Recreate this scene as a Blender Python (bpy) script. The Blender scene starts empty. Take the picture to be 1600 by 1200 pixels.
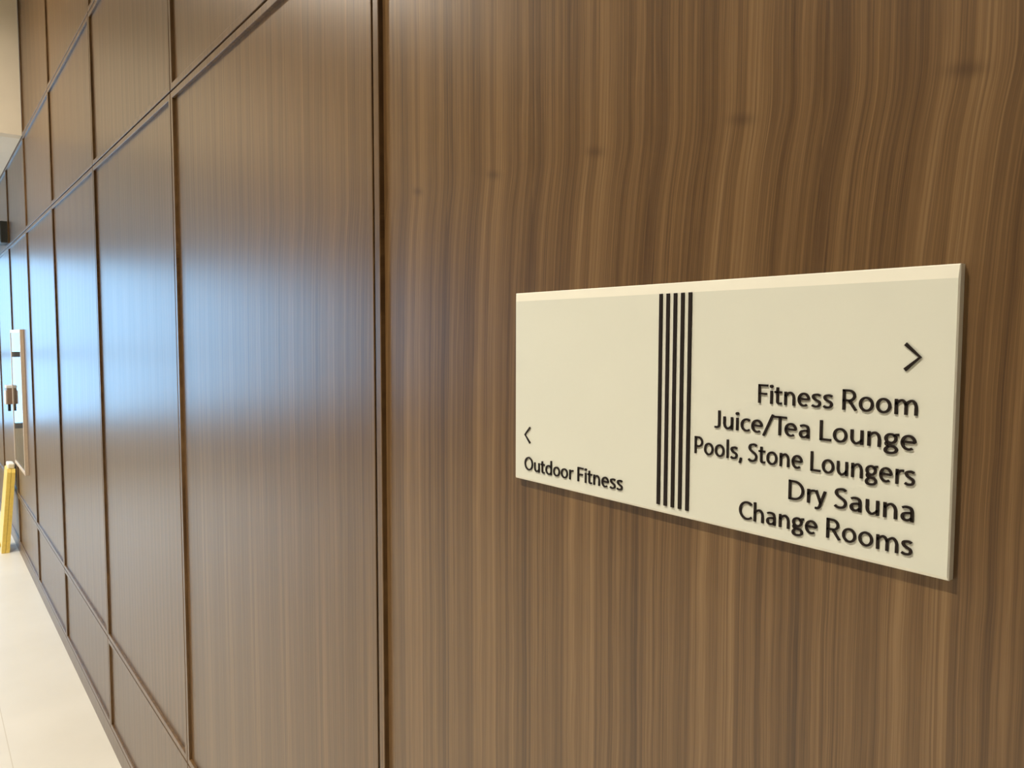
import bpy, bmesh, math
from mathutils import Vector, Matrix

# ------------------------------------------------------------------ camera, sky, exposure
scene = bpy.context.scene
COL = scene.collection

EYE = 1.633
YAW, PITCH, ROLL, FPX = math.radians(37.835), math.radians(-3.651), math.radians(0.103), 1195.48
cam_data = bpy.data.cameras.new('camera')
cam = bpy.data.objects.new('camera', cam_data)
COL.objects.link(cam)
fwd = Vector((math.sin(YAW) * math.cos(PITCH), math.cos(YAW) * math.cos(PITCH), math.sin(PITCH)))
rgt = Vector((math.cos(YAW), -math.sin(YAW), 0))
upv = rgt.cross(fwd)
r2 = rgt * math.cos(ROLL) + upv * math.sin(ROLL)
u2 = upv * math.cos(ROLL) - rgt * math.sin(ROLL)
cam.matrix_world = Matrix(((r2.x, u2.x, -fwd.x, -0.55), (r2.y, u2.y, -fwd.y, 0.0),
                           (r2.z, u2.z, -fwd.z, EYE), (0, 0, 0, 1)))
cam_data.sensor_width = 36.0
cam_data.lens = 36.0 * FPX / 1600.0
cam_data.clip_start = 0.02
scene.camera = cam

scene.view_settings.view_transform = 'Standard'
scene.view_settings.look = 'None'
scene.view_settings.gamma = 1.0
scene.view_settings.use_curve_mapping = False
scene.view_settings.exposure = 0.0

world = bpy.data.worlds.new('daylight')
scene.world = world
world.use_nodes = True
bg = world.node_tree.nodes['Background']
bg.inputs['Color'].default_value = (0.35, 0.66, 1.0, 1)      # overcast blue-white sky
bg.inputs['Strength'].default_value = 5.0

# room dimensions (x: wall face at 0, corridor towards -x; y: along the wall, away from the camera)
X_LEFT, Y_BACK, Y_END, Z_CEIL = -5.0, -3.2, 10.5, 4.0
Z_SOFFIT, Y_BULK = 2.833, 5.545
WIN = (-4.80, -0.12, 0.54, 2.58)                             # x0, x1, z0, z1 of the far window

portal = bpy.data.lights.new('window_daylight', 'AREA')      # sampling portal: emits nothing of its own
portal.shape = 'RECTANGLE'
portal.size, portal.size_y = WIN[1] - WIN[0], WIN[3] - WIN[2]
portal.cycles.is_portal = True
po = bpy.data.objects.new('window_daylight', portal)
po.location = ((WIN[0] + WIN[1]) / 2, Y_END + 0.14, (WIN[2] + WIN[3]) / 2)
po.rotation_euler = (math.radians(-90), 0, 0)
COL.objects.link(po)

WARM = (1.0, 0.915, 0.78)


# ------------------------------------------------------------------ helpers
def obj(name, bm, mat, parent=None, smooth=False):
    me = bpy.data.meshes.new(name)
    bm.normal_update()
    bm.to_mesh(me)
    bm.free()
    if smooth:
        for p in me.polygons:
            p.use_smooth = True
    for m in (mat if isinstance(mat, (list, tuple)) else [mat]):
        me.materials.append(m)
    o = bpy.data.objects.new(name, me)
    COL.objects.link(o)
    if parent is not None:
        o.parent = parent
    return o


def tag(o, label, cat, group=None):
    o['label'] = label
    o['category'] = cat
    if group:
        o['group'] = group
    return o


def thing(name, label, cat, loc, group=None):
    o = bpy.data.objects.new(name, None)
    o.empty_display_size = 0.05
    COL.objects.link(o)
    o.location = loc
    return tag(o, label, cat, group)


def struct(o):
    o['kind'] = 'structure'
    return o


def box(bm, x0, x1, y0, y1, z0, z1, mi=0, bevel=0.0, seg=2):
    vs = [bm.verts.new((x, y, z)) for x in (x0, x1) for y in (y0, y1) for z in (z0, z1)]
    idx = [(0, 1, 3, 2), (4, 6, 7, 5), (0, 4, 5, 1), (2, 3, 7, 6), (0, 2, 6, 4), (1, 5, 7, 3)]
    fs = [bm.faces.new([vs[i] for i in f]) for f in idx]
    for f in fs:
        f.material_index = mi
    if bevel > 0:
        es = list({e for f in fs for e in f.edges})
        r = bmesh.ops.bevel(bm, geom=es, offset=bevel, segments=seg, profile=0.5, affect='EDGES')
        for f in r['faces']:
            f.material_index = mi
    return fs


def boxes(*args, **kw):
    bm = bmesh.new()
    for a in args:
        box(bm, *a, **kw)
    return bm


def prism(bm, pts, x0, x1, mi=0):
    """polygon given in (y, z), extruded in x"""
    a = [bm.verts.new((x0, y, z)) for y, z in pts]
    b = [bm.verts.new((x1, y, z)) for y, z in pts]
    fs = [bm.faces.new(a), bm.faces.new(b[::-1])]
    n = len(pts)
    for i in range(n):
        fs.append(bm.faces.new((a[i], b[i], b[(i + 1) % n], a[(i + 1) % n])))
    for f in fs:
        f.material_index = mi
    return fs


# ------------------------------------------------------------------ materials
class NT:
    def __init__(self, name):
        self.m = bpy.data.materials.new(name)
        self.m.use_nodes = True
        self.t = self.m.node_tree
        self.b = self.t.nodes['Principled BSDF']

    def n(self, typ, **kw):
        nd = self.t.nodes.new(typ)
        for k, v in kw.items():
            setattr(nd, k, v)
        return nd

    def put(self, sock, v):
        if v is None:
            return
        if hasattr(v, 'is_output'):
            self.t.links.new(v, sock)
        else:
            sock.default_value = v

    def math(self, op, a, b=None, c=None, clamp=False):
        nd = self.n('ShaderNodeMath', operation=op)
        nd.use_clamp = clamp
        for s, v in zip(nd.inputs, (a, b, c)):
            self.put(s, v)
        return nd.outputs[0]

    def xyz(self, x, y, z):
        nd = self.n('ShaderNodeCombineXYZ')
        for s, v in zip(nd.inputs, (x, y, z)):
            self.put(s, v)
        return nd.outputs[0]

    def noise(self, vec, scale=1.0, detail=2.0, rough=0.5):
        nd = self.n('ShaderNodeTexNoise')
        self.put(nd.inputs['Vector'], vec)
        nd.inputs['Scale'].default_value = scale
        nd.inputs['Detail'].default_value = detail
        nd.inputs['Roughness'].default_value = rough
        return nd.outputs['Fac']

    def ramp(self, fac, stops):
        nd = self.n('ShaderNodeValToRGB')
        self.put(nd.inputs[0], fac)
        el = nd.color_ramp.elements
        while len(el) < len(stops):
            el.new(0.5)
        for e, (p, c) in zip(el, stops):
            e.position = p
            e.color = (*c, 1)
        return nd.outputs[0]

    def smooth(self, v, a, b, lo=0.0, hi=1.0):
        nd = self.n('ShaderNodeMapRange', interpolation_type='SMOOTHSTEP')
        self.put(nd.inputs[0], v)
        for s, q in zip(nd.inputs[1:5], (a, b, lo, hi)):
            s.default_value = q
        return nd.outputs[0]

    def mix(self, fac, a, b, mode='MIX'):
        nd = self.n('ShaderNodeMix', data_type='RGBA', blend_type=mode)
        self.put(nd.inputs[0], fac)
        self.put(nd.inputs[6], (*a, 1) if isinstance(a, tuple) else a)
        self.put(nd.inputs[7], (*b, 1) if isinstance(b, tuple) else b)
        return nd.outputs[2]


def plain(name, color, rough=0.5, metal=0.0, speckle=0.04, scale=60.0, spec=0.5, coat=0.0):
    k = NT(name)
    pos = k.n('ShaderNodeNewGeometry').outputs['Position']
    nz = k.noise(pos, scale, 3)
    lo = tuple(c * (1 - speckle) for c in color)
    hi = tuple(min(1, c * (1 + speckle)) for c in color)
    k.put(k.b.inputs['Base Color'], k.ramp(nz, [(0.3, lo), (0.7, hi)]))
    k.b.inputs['Roughness'].default_value = rough
    k.b.inputs['Metallic'].default_value = metal
    k.b.inputs['Specular IOR Level'].default_value = spec
    k.b.inputs['Coat Weight'].default_value = coat
    return k.m


LEAF = 0.1765       # width of one slip-matched veneer leaf


def walnut_veneer():
    k = NT('walnut_veneer')
    geo = k.n('ShaderNodeNewGeometry')
    sp = k.n('ShaderNodeSeparateXYZ')
    k.put(sp.inputs[0], geo.outputs['Position'])
    y, z = sp.outputs[1], sp.outputs[2]
    # the flitch changes from one panel column to the next
    col = k.math('FLOOR', k.math('MULTIPLY', k.math('SUBTRACT', y, 1.0488), 1 / 1.1275))
    row = k.math('ADD', k.math('GREATER_THAN', z, 0.4423), k.math('ADD', k.math('GREATER_THAN', z, 2.2695),
                                                                  k.math('GREATER_THAN', z, 2.8327)))
    seed = k.math('ADD', k.math('MULTIPLY', col, 7.31), k.math('MULTIPLY', k.math('SUBTRACT', row, 1.0), 3.7))
    # slip-matched leaves: the same figure repeats every LEAF
    t = k.math('MULTIPLY', k.math('SUBTRACT', y, 0.227 - 0.075), 1 / LEAF)
    leaf = k.math('FLOOR', t)
    u = k.math('MULTIPLY', k.math('FRACT', t), LEAF)
    zk = k.math('MULTIPLY_ADD', leaf, 0.0055, 1.810)               # height of the knot row
    dz = k.math('SUBTRACT', z, zk)
    # grain drifts sideways below the knots and wanders slowly
    below = k.math('MULTIPLY', k.math('SUBTRACT', dz, k.math('SQRT', k.math('MULTIPLY_ADD', dz, dz, 0.0003))), 0.5)
    drift = k.math('MULTIPLY', k.math('SUBTRACT', 1.0, k.math('POWER', 2.718, k.math('MULTIPLY', below, 11.0))), 0.020)
    wander = k.math('MULTIPLY', k.math('SUBTRACT', k.noise(k.xyz(k.math('MULTIPLY', u, 3.0), k.math('MULTIPLY', z, 2.2), seed), 1.0, 2), 0.5), 0.009)
    wob = k.math('MULTIPLY', k.math('SUBTRACT', k.noise(k.xyz(k.math('MULTIPLY', u, 40.0), k.math('MULTIPLY', z, 14.0), seed), 1.0, 1), 0.5), 0.0030)
    near = k.math('POWER', 2.718, k.math('MULTIPLY', k.math('MULTIPLY', dz, dz), -900.0))
    bump = k.math('MULTIPLY', k.math('MULTIPLY', near, k.math('SUBTRACT', k.noise(k.xyz(k.math('MULTIPLY', u, 30.0), seed, 4.0), 1.0, 1), 0.35)), 0.005)
    ue = k.math('ADD', k.math('SUBTRACT', u, drift), k.math('ADD', k.math('ADD', wander, wob), bump))
    lj = k.math('MULTIPLY', leaf, 0.035)                           # each leaf is cut a hair deeper

    def layer(fu, fz, det, off):
        return k.noise(k.xyz(k.math('MULTIPLY', ue, fu), k.math('MULTIPLY', z, fz),
                             k.math('ADD', k.math('ADD', seed, off), lj)), 1.0, det, 0.55)
    a = layer(46.0, 0.25, 2.0, 0.0)
    b = layer(210.0, 0.5, 2.0, 11.0)
    c = layer(640.0, 1.6, 3.0, 23.0)
    d = layer(1600.0, 14.0, 2.0, 31.0)
    v = k.math('ADD', k.math('ADD', k.math('MULTIPLY', a, 0.27), k.math('MULTIPLY', b, 0.27)),
               k.math('ADD', k.math('MULTIPLY', c, 0.28), k.math('MULTIPLY', d, 0.18)))
    base = k.ramp(v, [(0.37, WOOD_DARK), (0.47, WOOD_MID), (0.55, WOOD_LIGHT), (0.64, WOOD_PALE)])
    # thin dark growth lines
    ln = layer(75.0, 0.35, 1.0, 51.0)
    line = k.smooth(k.math('ABSOLUTE', k.math('SUBTRACT', ln, 0.52)), 0.0, 0.035, 0.34, 0.0)
    base = k.mix(line, base, (0.045, 0.021, 0.009))
    # small pin knots in a row
    du = k.math('MULTIPLY', k.math('SUBTRACT', k.math('ADD', u, k.math('MULTIPLY', dz, -0.9)), 0.075), 1 / 0.011)
    dk = k.math('MULTIPLY', dz, 1 / 0.0055)
    knot = k.math('POWER', 2.718, k.math('MULTIPLY', k.math('ADD', k.math('MULTIPLY', du, du), k.math('MULTIPLY', dk, dk)), -1.0))
    only = k.math('MULTIPLY', k.math('COMPARE', col, -1.0, 0.1), 0.5)
    base = k.mix(k.math('MULTIPLY', knot, only), base, (0.035, 0.016, 0.007))
    k.put(k.b.inputs['Base Color'], base)
    k.put(k.b.inputs['Roughness'], k.smooth(c, 0.3, 0.7, WOOD_ROUGH + 0.03, WOOD_ROUGH - 0.03))
    k.b.inputs['Specular IOR Level'].default_value = 0.5
    return k.m


WOOD_DARK, WOOD_MID = (0.054, 0.0265, 0.0105), (0.109, 0.0585, 0.0215)
WOOD_LIGHT, WOOD_PALE = (0.157, 0.088, 0.0350), (0.226, 0.136, 0.060)
WOOD_ROUGH = 0.31

M_WOOD = walnut_veneer()
M_DARK = plain('dark_core', (0.02, 0.012, 0.008), 0.8)
M_PLASTER = plain('cream_plaster', (0.80, 0.72, 0.58), 0.75, speckle=0.015, scale=8)
M_TAUPE = plain('taupe_wallcovering', (0.36, 0.30, 0.23), 0.7, speckle=0.05, scale=25)
M_CEIL = plain('white_ceiling_paint', (0.86, 0.82, 0.74), 0.8, speckle=0.01, scale=8)
M_SIGN = plain('cream_acrylic', (0.69, 0.695, 0.595), 0.35, speckle=0.008, scale=12)
M_EDGE = plain('acrylic_edge_glow', (0.84, 0.82, 0.70), 0.25, speckle=0.005)  # whiter than the face: the glow of light in the acrylic edge, painted in
M_INK = plain('dark_brown_lettering', (0.014, 0.008, 0.005), 0.6, speckle=0.1, spec=0.2)
M_ALU = plain('grey_window_metal', (0.30, 0.31, 0.32), 0.4, metal=0.6)
M_YELLOW = plain('yellow_plastic', (0.95, 0.70, 0.16), 0.35, speckle=0.05)
M_YLIT = plain('lit_top_plastic', (0.90, 0.86, 0.70), 0.3)  # yellow sign's handle, its colour whitened to paint in the highlight on top
M_BLACK = plain('black_plastic', (0.012, 0.013, 0.014), 0.4)
M_BROWN = plain('brown_plastic', (0.25, 0.17, 0.12), 0.45)
M_BEIGE = plain('beige_frame', (0.68, 0.56, 0.43), 0.4)
M_SHEET = plain('pale_backing', (0.55, 0.60, 0.60), 0.5)
M_WHITE = plain('white_enamel', (0.85, 0.86, 0.84), 0.35)
M_DGREY = plain('dark_grey_casing', (0.045, 0.05, 0.05), 0.5)


def floor_tile():
    k = NT('cream_porcelain_tile')
    sp = k.n('ShaderNodeSeparateXYZ')
    k.put(sp.inputs[0], k.n('ShaderNodeNewGeometry').outputs['Position'])
    fx = k.math('FRACT', k.math('MULTIPLY', k.math('ADD', sp.outputs[0], 6.324), 1 / 0.6))
    fy = k.math('FRACT', k.math('MULTIPLY', k.math('ADD', sp.outputs[1], 10.9), 1 / 1.2))
    ex = k.math('MULTIPLY', k.math('MINIMUM', fx, k.math('SUBTRACT', 1.0, fx)), 0.6)
    ey = k.math('MULTIPLY', k.math('MINIMUM', fy, k.math('SUBTRACT', 1.0, fy)), 1.2)
    g = k.math('MAXIMUM', k.smooth(ex, 0.001, 0.0022, 1.0, 0.0), k.smooth(ey, 0.0004, 0.0012, 0.12, 0.0))
    nz = k.noise(k.n('ShaderNodeNewGeometry').outputs['Position'], 2.5, 4)
    body = k.ramp(nz, [(0.3, (0.69, 0.66, 0.585)), (0.7, (0.74, 0.71, 0.635))])
    k.put(k.b.inputs['Base Color'], k.mix(k.math('MULTIPLY', g, 0.6), body, (0.50, 0.44, 0.33)))
    k.b.inputs['Roughness'].default_value = 0.38
    return k.m


def pane_glass():
    k = NT('window_glass')
    tr = k.n('ShaderNodeBsdfTransparent')
    gl = k.n('ShaderNodeBsdfGlossy')
    gl.inputs['Roughness'].default_value = 0.02
    fr = k.n('ShaderNodeFresnel')
    fr.inputs['IOR'].default_value = 1.45
    mx = k.n('ShaderNodeMixShader')
    k.put(mx.inputs[0], fr.outputs[0])
    k.put(mx.inputs[1], tr.outputs[0])
    k.put(mx.inputs[2], gl.outputs[0])
    out = k.t.nodes['Material Output']
    k.put(out.inputs['Surface'], mx.outputs[0])
    return k.m


def lamp_lens():
    k = NT('lamp_lens')
    k.b.inputs['Emission Color'].default_value = (*WARM, 1)
    k.b.inputs['Emission Strength'].default_value = 6.0
    k.b.inputs['Base Color'].default_value = (0.9, 0.9, 0.85, 1)
    return k.m


M_FLOOR, M_GLASS, M_LENS = floor_tile(), pane_glass(), lamp_lens()

# ------------------------------------------------------------------ room shell
T = 0.15
struct(obj('floor', boxes((X_LEFT - T, 0.16, Y_BACK - T, Y_END + T, -0.12, 0.0)), M_FLOOR))
struct(obj('ceiling', boxes((X_LEFT - T, 0.16, Y_BACK - T, Y_BULK + 0.10, Z_CEIL, Z_CEIL + 0.12)), M_CEIL))
struct(obj('wall_left', boxes((X_LEFT - T, X_LEFT, Y_BACK - T, Y_END + T, 0.0, Z_CEIL)), M_TAUPE))
struct(obj('wall_back', boxes((X_LEFT, 0.0, Y_BACK - T, Y_BACK, 0.0, Z_CEIL)), M_TAUPE))
# dropped ceiling beyond the bulkhead: its upright face and its underside
struct(obj('trim_bulkhead', boxes((X_LEFT, -0.0015, Y_BULK, Y_BULK + 0.10, Z_SOFFIT, Z_CEIL)), M_PLASTER))
struct(obj('ceiling_soffit', boxes((X_LEFT, -0.0015, Y_BULK + 0.10, Y_END, Z_SOFFIT, Z_SOFFIT + 0.10)), M_CEIL))
# far wall round the window
x0, x1, z0, z1 = WIN
struct(obj('wall_far', boxes((X_LEFT, 0.0, Y_END, Y_END + T, 0.0, z0), (X_LEFT, 0.0, Y_END, Y_END + T, z1, Z_CEIL),
                             (X_LEFT, x0, Y_END, Y_END + T, z0, z1), (x1, 0.0, Y_END, Y_END + T, z0, z1)), M_PLASTER))
win = struct(obj('window_1', boxes((x0, x1, Y_END + 0.055, Y_END + 0.063, z0, z1)), M_GLASS))
obj('window_frame', boxes((x0, x1, Y_END + 0.02, Y_END + 0.10, z0, z0 + 0.06), (x0, x1, Y_END + 0.02, Y_END + 0.10, z1 - 0.06, z1),
                          (x0, x0 + 0.06, Y_END + 0.02, Y_END + 0.10, z0, z1), (x1 - 0.06, x1, Y_END + 0.02, Y_END + 0.10, z0, z1)), M_ALU, win)
for i in (1, 2, 3):
    xm = x0 + (x1 - x0) * i / 4
    obj('mullion', boxes((xm - 0.03, xm + 0.03, Y_END + 0.02, Y_END + 0.10, z0 + 0.06, z1 - 0.06)), M_ALU, win)
obj('transom', boxes((x0 + 0.06, x1 - 0.06, Y_END + 0.02, Y_END + 0.10, 1.37, 1.43)), M_ALU, win)

# ------------------------------------------------------------------ panelled wall
STRIP, LIP, GAP = 0.0165, 0.008, 0.0052      # raised border of a panel: width, projection; joint between panels
PW, PY0 = 1.1275, 1.0488
ROWS = [(0.0750, 0.4423), (0.4423, 2.2695), (2.2695, 2.8327), (2.8327, Z_CEIL)]

wall = struct(obj('wall_right', boxes((0.022, 0.16, Y_BACK, Y_END, 0.0, Z_CEIL)), M_DARK))


def panel(y0, y1, z0, z1):
    """recessed field inside a raised border, edges eased"""
    bm = bmesh.new()
    h = GAP / 2
    e = 0.0012
    loops = []
    # (inset from the cell edge, x)
    prof = [(h, 0.021), (h, e), (h + e * 0.3, e * 0.3), (h + e, 0.0),
            (h + STRIP - e, 0.0), (h + STRIP - e * 0.3, e * 0.3), (h + STRIP, e), (h + STRIP, LIP)]
    for ins, x in prof:
        loops.append([bm.verts.new((x, yy, zz)) for yy, zz in
                      ((y0 + ins, z0 + ins), (y1 - ins, z0 + ins), (y1 - ins, z1 - ins), (y0 + ins, z1 - ins))])
    for a, b in zip(loops, loops[1:]):
        for i in range(4):
            j = (i + 1) % 4
            bm.faces.new((a[j], a[i], b[i], b[j]))
    bm.faces.new(loops[-1][::-1])
    bmesh.ops.recalc_face_normals(bm, faces=bm.faces[:])
    for f in bm.faces:                      # open shell: make it face the corridor
        pass
    if sum(f.normal.x * f.calc_area() for f in bm.faces) > 0:
        bmesh.ops.reverse_faces(bm, faces=bm.faces[:])
    return bm


for i in range(-4, 9):
    ya = max(PY0 + i * PW, Y_BACK)
    yb = min(ya + PW if ya > Y_BACK else PY0 + (i + 1) * PW, Y_END)
    if yb - ya < 0.1:
        continue
    for r, (za, zb) in enumerate(ROWS):
        if r == 3 and i >= 4:
            continue                         # the dropped ceiling stands here
        obj('panel', panel(ya, yb, za, zb), M_WOOD, wall)

struct(obj('baseboard_right', boxes((0.0, 0.0215, Y_BACK, Y_END, 0.0, 0.0726), bevel=0.001), M_WOOD))

# ------------------------------------------------------------------ wayfinding sign
SY0, SY1, SZ0, SZ1 = 0.2224, 0.7025, 1.4656, 1.6813
XF, XB = 0.0006, 0.0079           # front and back of the sign plate
sign = thing('wayfinding_sign', 'cream wayfinding sign with dark lettering and five upright stripes on walnut wall panel',
             'sign', (XB, (SY0 + SY1) / 2, SZ0))


def at_sign(o):
    o.parent = sign
    o.matrix_parent_inverse = Matrix.Translation(sign.location).inverted()
    return o


def sign_plate():
    bm = bmesh.new()
    # outline inset per side (left/right sides, bottom, top) and x
    prof = [((0.0, 0.0, 0.0), XB), ((0.0, 0.0, 0.0), XF + 0.0012), ((0.0005, 0.0006, 0.0008), XF + 0.0006),
            ((0.0010, 0.0024, 0.0095), XF)]
    loops = []
    for (s, b, t), x in prof:
        loops.append([bm.verts.new((x, yy, zz)) for yy, zz in
                      ((SY0 + s, SZ0 + b), (SY1 - s, SZ0 + b), (SY1 - s, SZ1 - t), (SY0 + s, SZ1 - t))])
    for a, b in zip(loops, loops[1:]):
        for i in range(4):
            j = (i + 1) % 4
            bm.faces.new((a[j], a[i], b[i], b[j])).material_index = 1
    bm.faces.new(loops[-1][::-1]).material_index = 0
    bm.faces.new(loops[0]).material_index = 1
    bmesh.ops.recalc_face_normals(bm, faces=bm.faces[:])
    return bm


at_sign(obj('sign_plate', sign_plate(), [M_SIGN, M_EDGE]))

# ---- stroke lettering: centre lines in cap-height units, stroked to a constant weight
W = 0.106
H = W / 2
XH = 0.695


def arc(cx, cy, rx, ry, a0, a1, n=22):
    return [(cx + rx * math.cos(math.radians(a0 + (a1 - a0) * i / n)),
             cy + ry * math.sin(math.radians(a0 + (a1 - a0) * i / n))) for i in range(n + 1)]


def spline(pts, n=8):
    p = [pts[0]] + list(pts) + [pts[-1]]
    out = []
    for i in range(1, len(p) - 2):
        for k in range(n):
            t = k / n
            out.append(tuple(0.5 * ((2 * p[i][c]) + (-p[i - 1][c] + p[i + 1][c]) * t
                                    + (2 * p[i - 1][c] - 5 * p[i][c] + 4 * p[i + 1][c] - p[i + 2][c]) * t * t
                                    + (-p[i - 1][c] + 3 * p[i][c] - 3 * p[i + 1][c] + p[i + 2][c]) * t ** 3) for c in (0, 1)))
    out.append(tuple(pts[-1]))
    return out


def ring(cx, cy, rx, ry):
    return arc(cx, cy, rx, ry, 0, 360, 40)


def n_arch(xl, xr, top=XH):
    m = (xl + xr) / 2
    yt = top - H + 0.012
    return spline([(xl, top - 0.26), (xl + 0.05, top - 0.15), (m + 0.02, yt), (xr - 0.045, top - 0.135), (xr, top - 0.29), (xr, top - 0.40)]) + [(xr, 0)]


def glyphs():
    g = {}
    v = lambda x, a, b: [(x, a), (x, b)]
    oy, ory = XH / 2, XH / 2 - H + 0.012
    # (advance box width, left bearing, right bearing, strokes)
    g['F'] = (0.47, .09, .04, [v(H, 0, 1), [(0, 1 - H), (0.47, 1 - H)], [(0, 0.505), (0.42, 0.505)]])
    bowl = lambda x, t, b: [(0, t)] + arc(x, (t + b) / 2, 0.235, (t - b) / 2, 90, -90) + [(0, b)]
    g['R'] = (0.60, .09, .03, [v(H, 0, 1), bowl(0.255, 1 - H, 0.465), [(0.27, 0.47), (0.565, -0.0)]])
    g['P'] = (0.535, .09, .03, [v(H, 0, 1), bowl(0.24, 1 - H, 0.43)])
    g['L'] = (0.48, .09, .03, [v(H, 0, 1), [(0, H), (0.48, H)]])
    g['T'] = (0.62, .02, .0, [v(0.31, 0, 1), [(0, 1 - H), (0.62, 1 - H)]])
    g['J'] = (0.30, .02, .09, [[(0.24, 1), (0.24, 0.24)] + arc(0.10, 0.20, 0.14, 0.155, 0, -75, 10) + [(0.0, H)]])
    g['D'] = (0.70, .09, .05, [v(H, 0, 1), [(0, 1 - H), (0.22, 1 - H)] + arc(0.235, 0.5, 0.405, 0.5 - H, 85, -85) + [(0.22, H), (0, H)]])
    g['O'] = (0.79, .05, .05, [ring(0.395, 0.5, 0.395 - H, 0.51 - H)])
    g['C'] = (0.66, .05, .03, [arc(0.415, 0.5, 0.36, 0.51 - H, 48, 312, 34)])
    g['S'] = (0.52, .05, .05, [spline([(0.46, 0.88), (0.37, 0.945), (0.26, 0.952), (0.12, 0.90), (0.065, 0.765), (0.12, 0.64), (0.26, 0.535),
                                      (0.40, 0.43), (0.455, 0.285), (0.39, 0.115), (0.25, 0.05), (0.11, 0.07), (0.02, 0.135)])])
    g['i'] = (W, .09, .08, [v(H, 0, XH)])
    g['l'] = (W, .09, .09, [v(H, 0, 1.04)])
    g['t'] = (0.36, .02, .03, [[(0.14, 0.89), (0.14, 0.20)] + spline([(0.14, 0.20), (0.155, 0.10), (0.22, 0.052), (0.35, 0.065)]),
                               [(0, XH - H), (0.35, XH - H)]])
    g['n'] = (0.50, .085, .08, [v(H, 0, XH), n_arch(H, 0.50 - H)])
    g['h'] = (0.50, .085, .08, [v(H, 0, 1.04), n_arch(H, 0.50 - H)])
    g['m'] = (0.84, .085, .08, [v(H, 0, XH), n_arch(H, 0.42), n_arch(0.42, 0.84 - H)])
    fl = lambda pts, w: [(w - x, XH - y) for x, y in pts]
    g['u'] = (0.50, .08, .085, [fl(v(H, 0, XH), 0.50), fl(n_arch(H, 0.50 - H), 0.50)])
    g['r'] = (0.33, .085, .0, [v(H, 0, XH), spline([(H, XH - 0.28), (0.11, XH - 0.14), (0.20, XH - 0.06), (0.325, XH - H + 0.005)])])
    g['o'] = (0.58, .05, .05, [ring(0.29, oy, 0.29 - H, ory)])
    g['d'] = (0.56, .05, .09, [arc(0.30, oy, 0.30 - H, ory, 28, 332, 36), v(0.56 - H, 0, 1.04)])
    g['e'] = (0.55, .05, .05, [[(0.05, 0.375), (0.49, 0.375)] + arc(0.28, oy, 0.28 - H, ory, 8, 306, 36)])
    g['c'] = (0.47, .05, .02, [arc(0.295, oy, 0.295 - H, ory, 52, 308, 30)])
    g['s'] = (0.42, .04, .05, [spline([(0.375, 0.60), (0.29, 0.645), (0.20, 0.647), (0.09, 0.61), (0.062, 0.525), (0.11, 0.43), (0.215, 0.365),
                                      (0.325, 0.295), (0.36, 0.20), (0.31, 0.09), (0.195, 0.05), (0.10, 0.06), (0.015, 0.105)])])
    g['a'] = (0.47, .05, .085, [spline([(0.06, 0.60), (0.15, 0.64), (0.25, 0.645), (0.365, 0.60), (0.41, 0.47), (0.41, 0.36)]) + [(0.41, 0.0)],
                                spline([(0.41, 0.395), (0.27, 0.385), (0.12, 0.335), (0.062, 0.215), (0.10, 0.095), (0.20, 0.05), (0.32, 0.085), (0.41, 0.19)])])
    g['y'] = (0.50, .02, .02, [[(0.06, XH), (0.27, 0.05)], spline([(0.445, XH), (0.27, 0.10), (0.225, -0.07), (0.15, -0.18), (0.03, -0.19)])])
    g['g'] = (0.55, .04, .02, [ring(0.255, 0.455, 0.185, 0.20),
                               spline([(0.12, 0.305), (0.085, 0.215), (0.13, 0.135), (0.26, 0.105), (0.40, 0.075), (0.475, -0.04), (0.41, -0.165),
                                       (0.245, -0.215), (0.09, -0.175), (0.06, -0.06), (0.12, 0.035), (0.20, 0.10)]),
                               spline([(0.385, 0.585), (0.44, 0.645), (0.55, 0.66)])])
    g[','] = (0.15, .04, .06, [[(0.115, 0.13), (0.04, -0.16)]])
    g['/'] = (0.50, .0, .0, [[(0.03, -0.12), (0.47, 1.04)]])
    g[' '] = (0.25, .0, .02, [])
    return g


GL = glyphs()


def stroke(bm, path, w, tf, x0, x1):
    pts = [path[0]]
    for q in path[1:]:
        if math.hypot(q[0] - pts[-1][0], q[1] - pts[-1][1]) > 1e-4:
            pts.append(q)
    n = len(pts)
    closed = math.hypot(pts[0][0] - pts[-1][0], pts[0][1] - pts[-1][1]) < 1e-3
    L, R = [], []
    for i in range(n):
        a = pts[i - 1] if i else (pts[-2] if closed else pts[0])
        b = pts[i + 1] if i < n - 1 else (pts[1] if closed else pts[-1])
        dx, dy = b[0] - a[0], b[1] - a[1]
        d = math.hypot(dx, dy)
        nx, ny = -dy / d * w / 2, dx / d * w / 2
        L.append((pts[i][0] + nx, pts[i][1] + ny))
        R.append((pts[i][0] - nx, pts[i][1] - ny))
    fl = [bm.verts.new((x0, *tf(p))) for p in L]
    fr = [bm.verts.new((x0, *tf(p))) for p in R]
    bl = [bm.verts.new((x1, *tf(p))) for p in L]
    br = [bm.verts.new((x1, *tf(p))) for p in R]
    for i in range(n - 1):
        for quad in ((fl[i], fl[i + 1], fr[i + 1], fr[i]), (fl[i + 1], fl[i], bl[i], bl[i + 1]), (fr[i], fr[i + 1], br[i + 1], br[i])):
            bm.faces.new(quad)
    if not closed:
        bm.faces.new((fl[0], fr[0], br[0], bl[0]))
        bm.faces.new((fr[-1], fl[-1], bl[-1], br[-1]))


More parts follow.
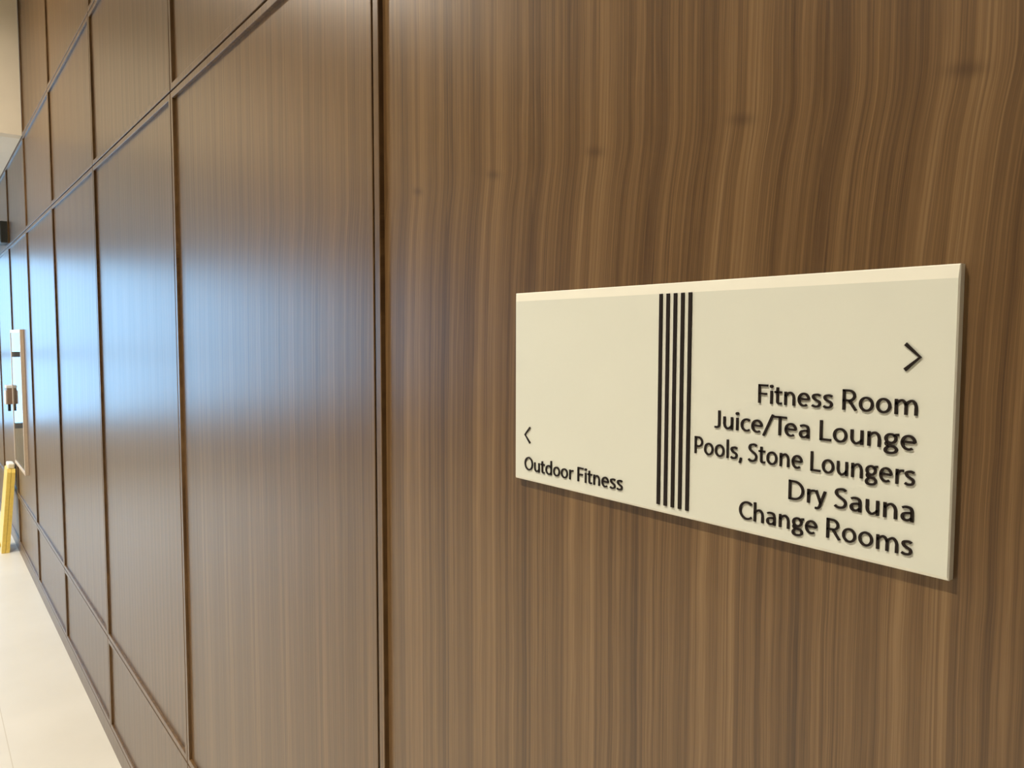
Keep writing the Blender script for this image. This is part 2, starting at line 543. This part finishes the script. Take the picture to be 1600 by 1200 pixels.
def lettering(text, y_left, y_right, base, cap, weight=W):
    """set a line of text from y_left to y_right (y falls towards the right of the sign)"""
    pos, x = [], 0.0
    for i, ch in enumerate(text):
        w, lb, rb, st = GL[ch]
        if i:
            x += lb
        if text[max(0, i - 1):i + 1] == 'Te':
            x -= 0.13
        if text[max(0, i - 1):i + 1] in ('e/', '/T', 'ry'):
            x -= 0.03
        pos.append((x, ch))
        x += w
        if i < len(text) - 1:
            x += rb
    k = (y_left - y_right) / x
    bm = bmesh.new()
    for px, ch in pos:
        tf = lambda p, px=px: (y_left - (px + p[0]) * k, base + p[1] * cap)
        for s in GL[ch][3]:
            stroke(bm, s, weight, tf, XF - 0.0012, XF + 0.0001)
        if ch == 'i':
            dot = [(H + 0.088 * math.cos(a * math.pi / 8), 0.92 + 0.088 * math.sin(a * math.pi / 8)) for a in range(16)]
            prism(bm, [tf(p) for p in dot], XF - 0.0012, XF + 0.0001)
    bmesh.ops.recalc_face_normals(bm, faces=bm.faces[:])
    print('text', text, 'scale', round(k, 5), 'cap', cap)
    return at_sign(obj('lettering', bm, M_INK))


YR = 0.2465
for text, yl, yr, base, cap in (
        ('Fitness Room', 0.3746, YR, 1.5773, 0.0156), ('Juice/Tea Lounge', 0.4181, YR, 1.5523, 0.0156),
        ('Pools, Stone Loungers', 0.4395, YR, 1.5273, 0.0155), ('Dry Sauna', 0.3446, YR, 1.5017, 0.0158),
        ('Change Rooms', 0.3911, YR, 1.4773, 0.0155), ('Outdoor Fitness', 0.6839, 0.5282, 1.4781, 0.0152)):
    lettering(text, yl, yr, base, cap)


def arrow(tip, ya, za, zb, w):
    bm = bmesh.new()
    zt = (za + zb) / 2
    d1 = Vector((tip - ya, zt - za)).normalized()
    n1 = Vector((-d1.y, d1.x)) * w / 2
    d2 = Vector((d1.x, -d1.y))
    m = w / 2 / abs(d1.y)
    sg = 1 if tip > ya else -1
    if n1.y < 0:
        n1 = -n1
    # outer and inner outline of a chevron
    pts = [(ya + n1.x, za + n1.y), (tip + sg * m * 0.5, zt), (ya + n1.x, zb - n1.y), (ya - n1.x, zb + n1.y), (tip - sg * m * 0.5, zt), (ya - n1.x, za - n1.y)]
    prism(bm, pts, XF - 0.0012, XF + 0.0001)
    bmesh.ops.recalc_face_normals(bm, faces=bm.faces[:])
    return at_sign(obj('arrow', bm, M_INK))


arrow(0.2459, 0.2562, 1.6274, 1.6091, 0.0025)
arrow(0.6836, 0.6744, 1.5277, 1.5097, 0.0021)
for k in range(5):
    yc = 0.4816 - k * 0.00858
    at_sign(obj('stripe', boxes((XF - 0.0012, XF + 0.0001, yc - 0.00180, yc + 0.00180, 1.4732, 1.6717)), M_INK))

# ------------------------------------------------------------------ things farther along the wall
# glass-fronted frame
fy0, fy1, fz0, fz1 = 5.985, 6.660, 0.690, 1.665
fr = thing('glass_fronted_frame', 'tall glass-fronted frame fixed to the far wood panels above the yellow floor sign',
           'frame', (LIP, (fy0 + fy1) / 2, fz0))


def under(root, o):
    o.parent = root
    o.matrix_parent_inverse = Matrix.Translation(root.location).inverted()
    return o


xo = -0.013
fw = 0.022
under(fr, obj('frame', boxes((xo, LIP, fy0, fy0 + fw, fz0, fz1), (xo, LIP, fy1 - fw, fy1, fz0, fz1),
                             (xo, LIP, fy0 + fw, fy1 - fw, fz0, fz0 + fw), (xo, LIP, fy0 + fw, fy1 - fw, fz1 - fw, fz1)), M_BEIGE))
under(fr, obj('back_panel', boxes((xo + 0.012, LIP - 0.001, fy0 + fw, fy1 - fw, fz0 + fw, fz1 - fw)), M_SHEET))
under(fr, obj('glass_pane', boxes((xo + 0.003, xo + 0.007, fy0 + fw, fy1 - fw, fz0 + fw, fz1 - fw)), M_GLASS))

# dispenser
dy = 6.730
dsp = thing('wall_dispenser', 'small brown box with black spout fixed to the wall just beyond the glass-fronted frame',
            'dispenser', (LIP, dy + 0.07, 1.11))
under(dsp, obj('housing', boxes((-0.042, LIP, dy, dy + 0.12, 1.115, 1.235), bevel=0.005), M_BROWN))
under(dsp, obj('lid', boxes((-0.044, LIP, dy - 0.001, dy + 0.121, 1.2355, 1.255), bevel=0.003), M_WHITE))
under(dsp, obj('spout', boxes((-0.036, -0.018, dy + 0.01, dy + 0.05, 1.065, 1.1145), bevel=0.002), M_BLACK))
under(dsp, obj('drip_guard', boxes((-0.050, -0.0425, dy + 0.01, dy + 0.11, 1.115, 1.215), bevel=0.002), M_WHITE))

# dark box above the rail
tag(obj('wall_box', boxes((-0.045, LIP, 6.705, 6.93, 2.298, 2.455), bevel=0.006), M_DGREY),
    'small dark box mounted on the wood panels just above the rail at far end', 'box')

# folded wet-floor sign leaning against the wall
wfs = thing('wet_floor_sign', 'yellow folded wet floor sign standing on the floor and leaning on the panelled wall',
            'floor sign', (-0.085, 6.76, 0.0))


def leaf_board(xa, xb, mat_x):
    """one board of the folded sign: tapering upward, with feet cut out below (drawn in y, z then leaned)"""
    bm = bmesh.new()
    pts = [(0.0, 0.0), (0.06, 0.0), (0.075, 0.05), (0.215, 0.05), (0.23, 0.0), (0.29, 0.0), (0.262, 0.60), (0.245, 0.625),
           (0.045, 0.625), (0.028, 0.60)]
    prism(bm, pts, xa, xb)
    bmesh.ops.recalc_face_normals(bm, faces=bm.faces[:])
    return bm


lean = Matrix.Rotation(math.radians(5.6), 4, 'Y')
for nm, bm, mt in (('front_board', leaf_board(-0.028, -0.003, 0), M_YELLOW), ('rear_board', leaf_board(-0.001, 0.024, 0), M_YELLOW),
                   ('handle', boxes((-0.024, 0.020, 0.06, 0.23, 0.6255, 0.662), bevel=0.008), M_YLIT)):
    o = obj(nm, bm, mt, wfs)
    o.matrix_local = lean

# ------------------------------------------------------------------ recessed ceiling lights
def downlight(x, y, z, watts, label, radius=0.05, spread=150):
    t = thing('ceiling_light', label, 'ceiling light', (x, y, z), 'recessed downlights')
    bm = bmesh.new()
    n = 32
    prof = [(0.075, 0.0), (0.075, -0.006), (0.058, -0.008), (0.052, -0.001)]
    rings = [[bm.verts.new((r * math.cos(2 * math.pi * i / n), r * math.sin(2 * math.pi * i / n), zz)) for i in range(n)] for r, zz in prof]
    for a, b in zip(rings, rings[1:]):
        for i in range(n):
            bm.faces.new((a[i], a[(i + 1) % n], b[(i + 1) % n], b[i]))
    bmesh.ops.recalc_face_normals(bm, faces=bm.faces[:])
    obj('trim_ring', bm, M_WHITE, t, True)
    bm = bmesh.new()
    bmesh.ops.create_circle(bm, cap_ends=True, segments=n, radius=0.052)
    for v in bm.verts:
        v.co.z = -0.0015
    obj('lens', bm, M_LENS, t)
    ld = bpy.data.lights.new('downlight_lamp', 'AREA')
    ld.shape = 'DISK'
    ld.size = 2 * radius
    ld.energy = watts
    ld.color = WARM
    ld.spread = math.radians(spread)
    lo = bpy.data.objects.new('downlight_lamp', ld)
    lo.location = (0, 0, -0.012)
    lo.parent = t
    COL.objects.link(lo)


downlight(-1.6, 1.0, Z_CEIL, 67, 'recessed ceiling downlight nearest the wayfinding sign', spread=110)
downlight(-2.4, -1.6, Z_CEIL, 10, 'recessed ceiling downlight behind the viewer')
downlight(-1.3, 4.4, Z_CEIL, 60, 'recessed ceiling downlight before the bulkhead')
downlight(-3.6, 2.4, Z_CEIL, 44, 'recessed ceiling downlight farthest from the panelled wall', spread=110)
downlight(-1.8, 6.6, Z_SOFFIT, 54, 'recessed downlight in the dropped ceiling nearest the bulkhead')
downlight(-1.8, 8.8, Z_SOFFIT, 54, 'recessed downlight in the dropped ceiling nearest the window')
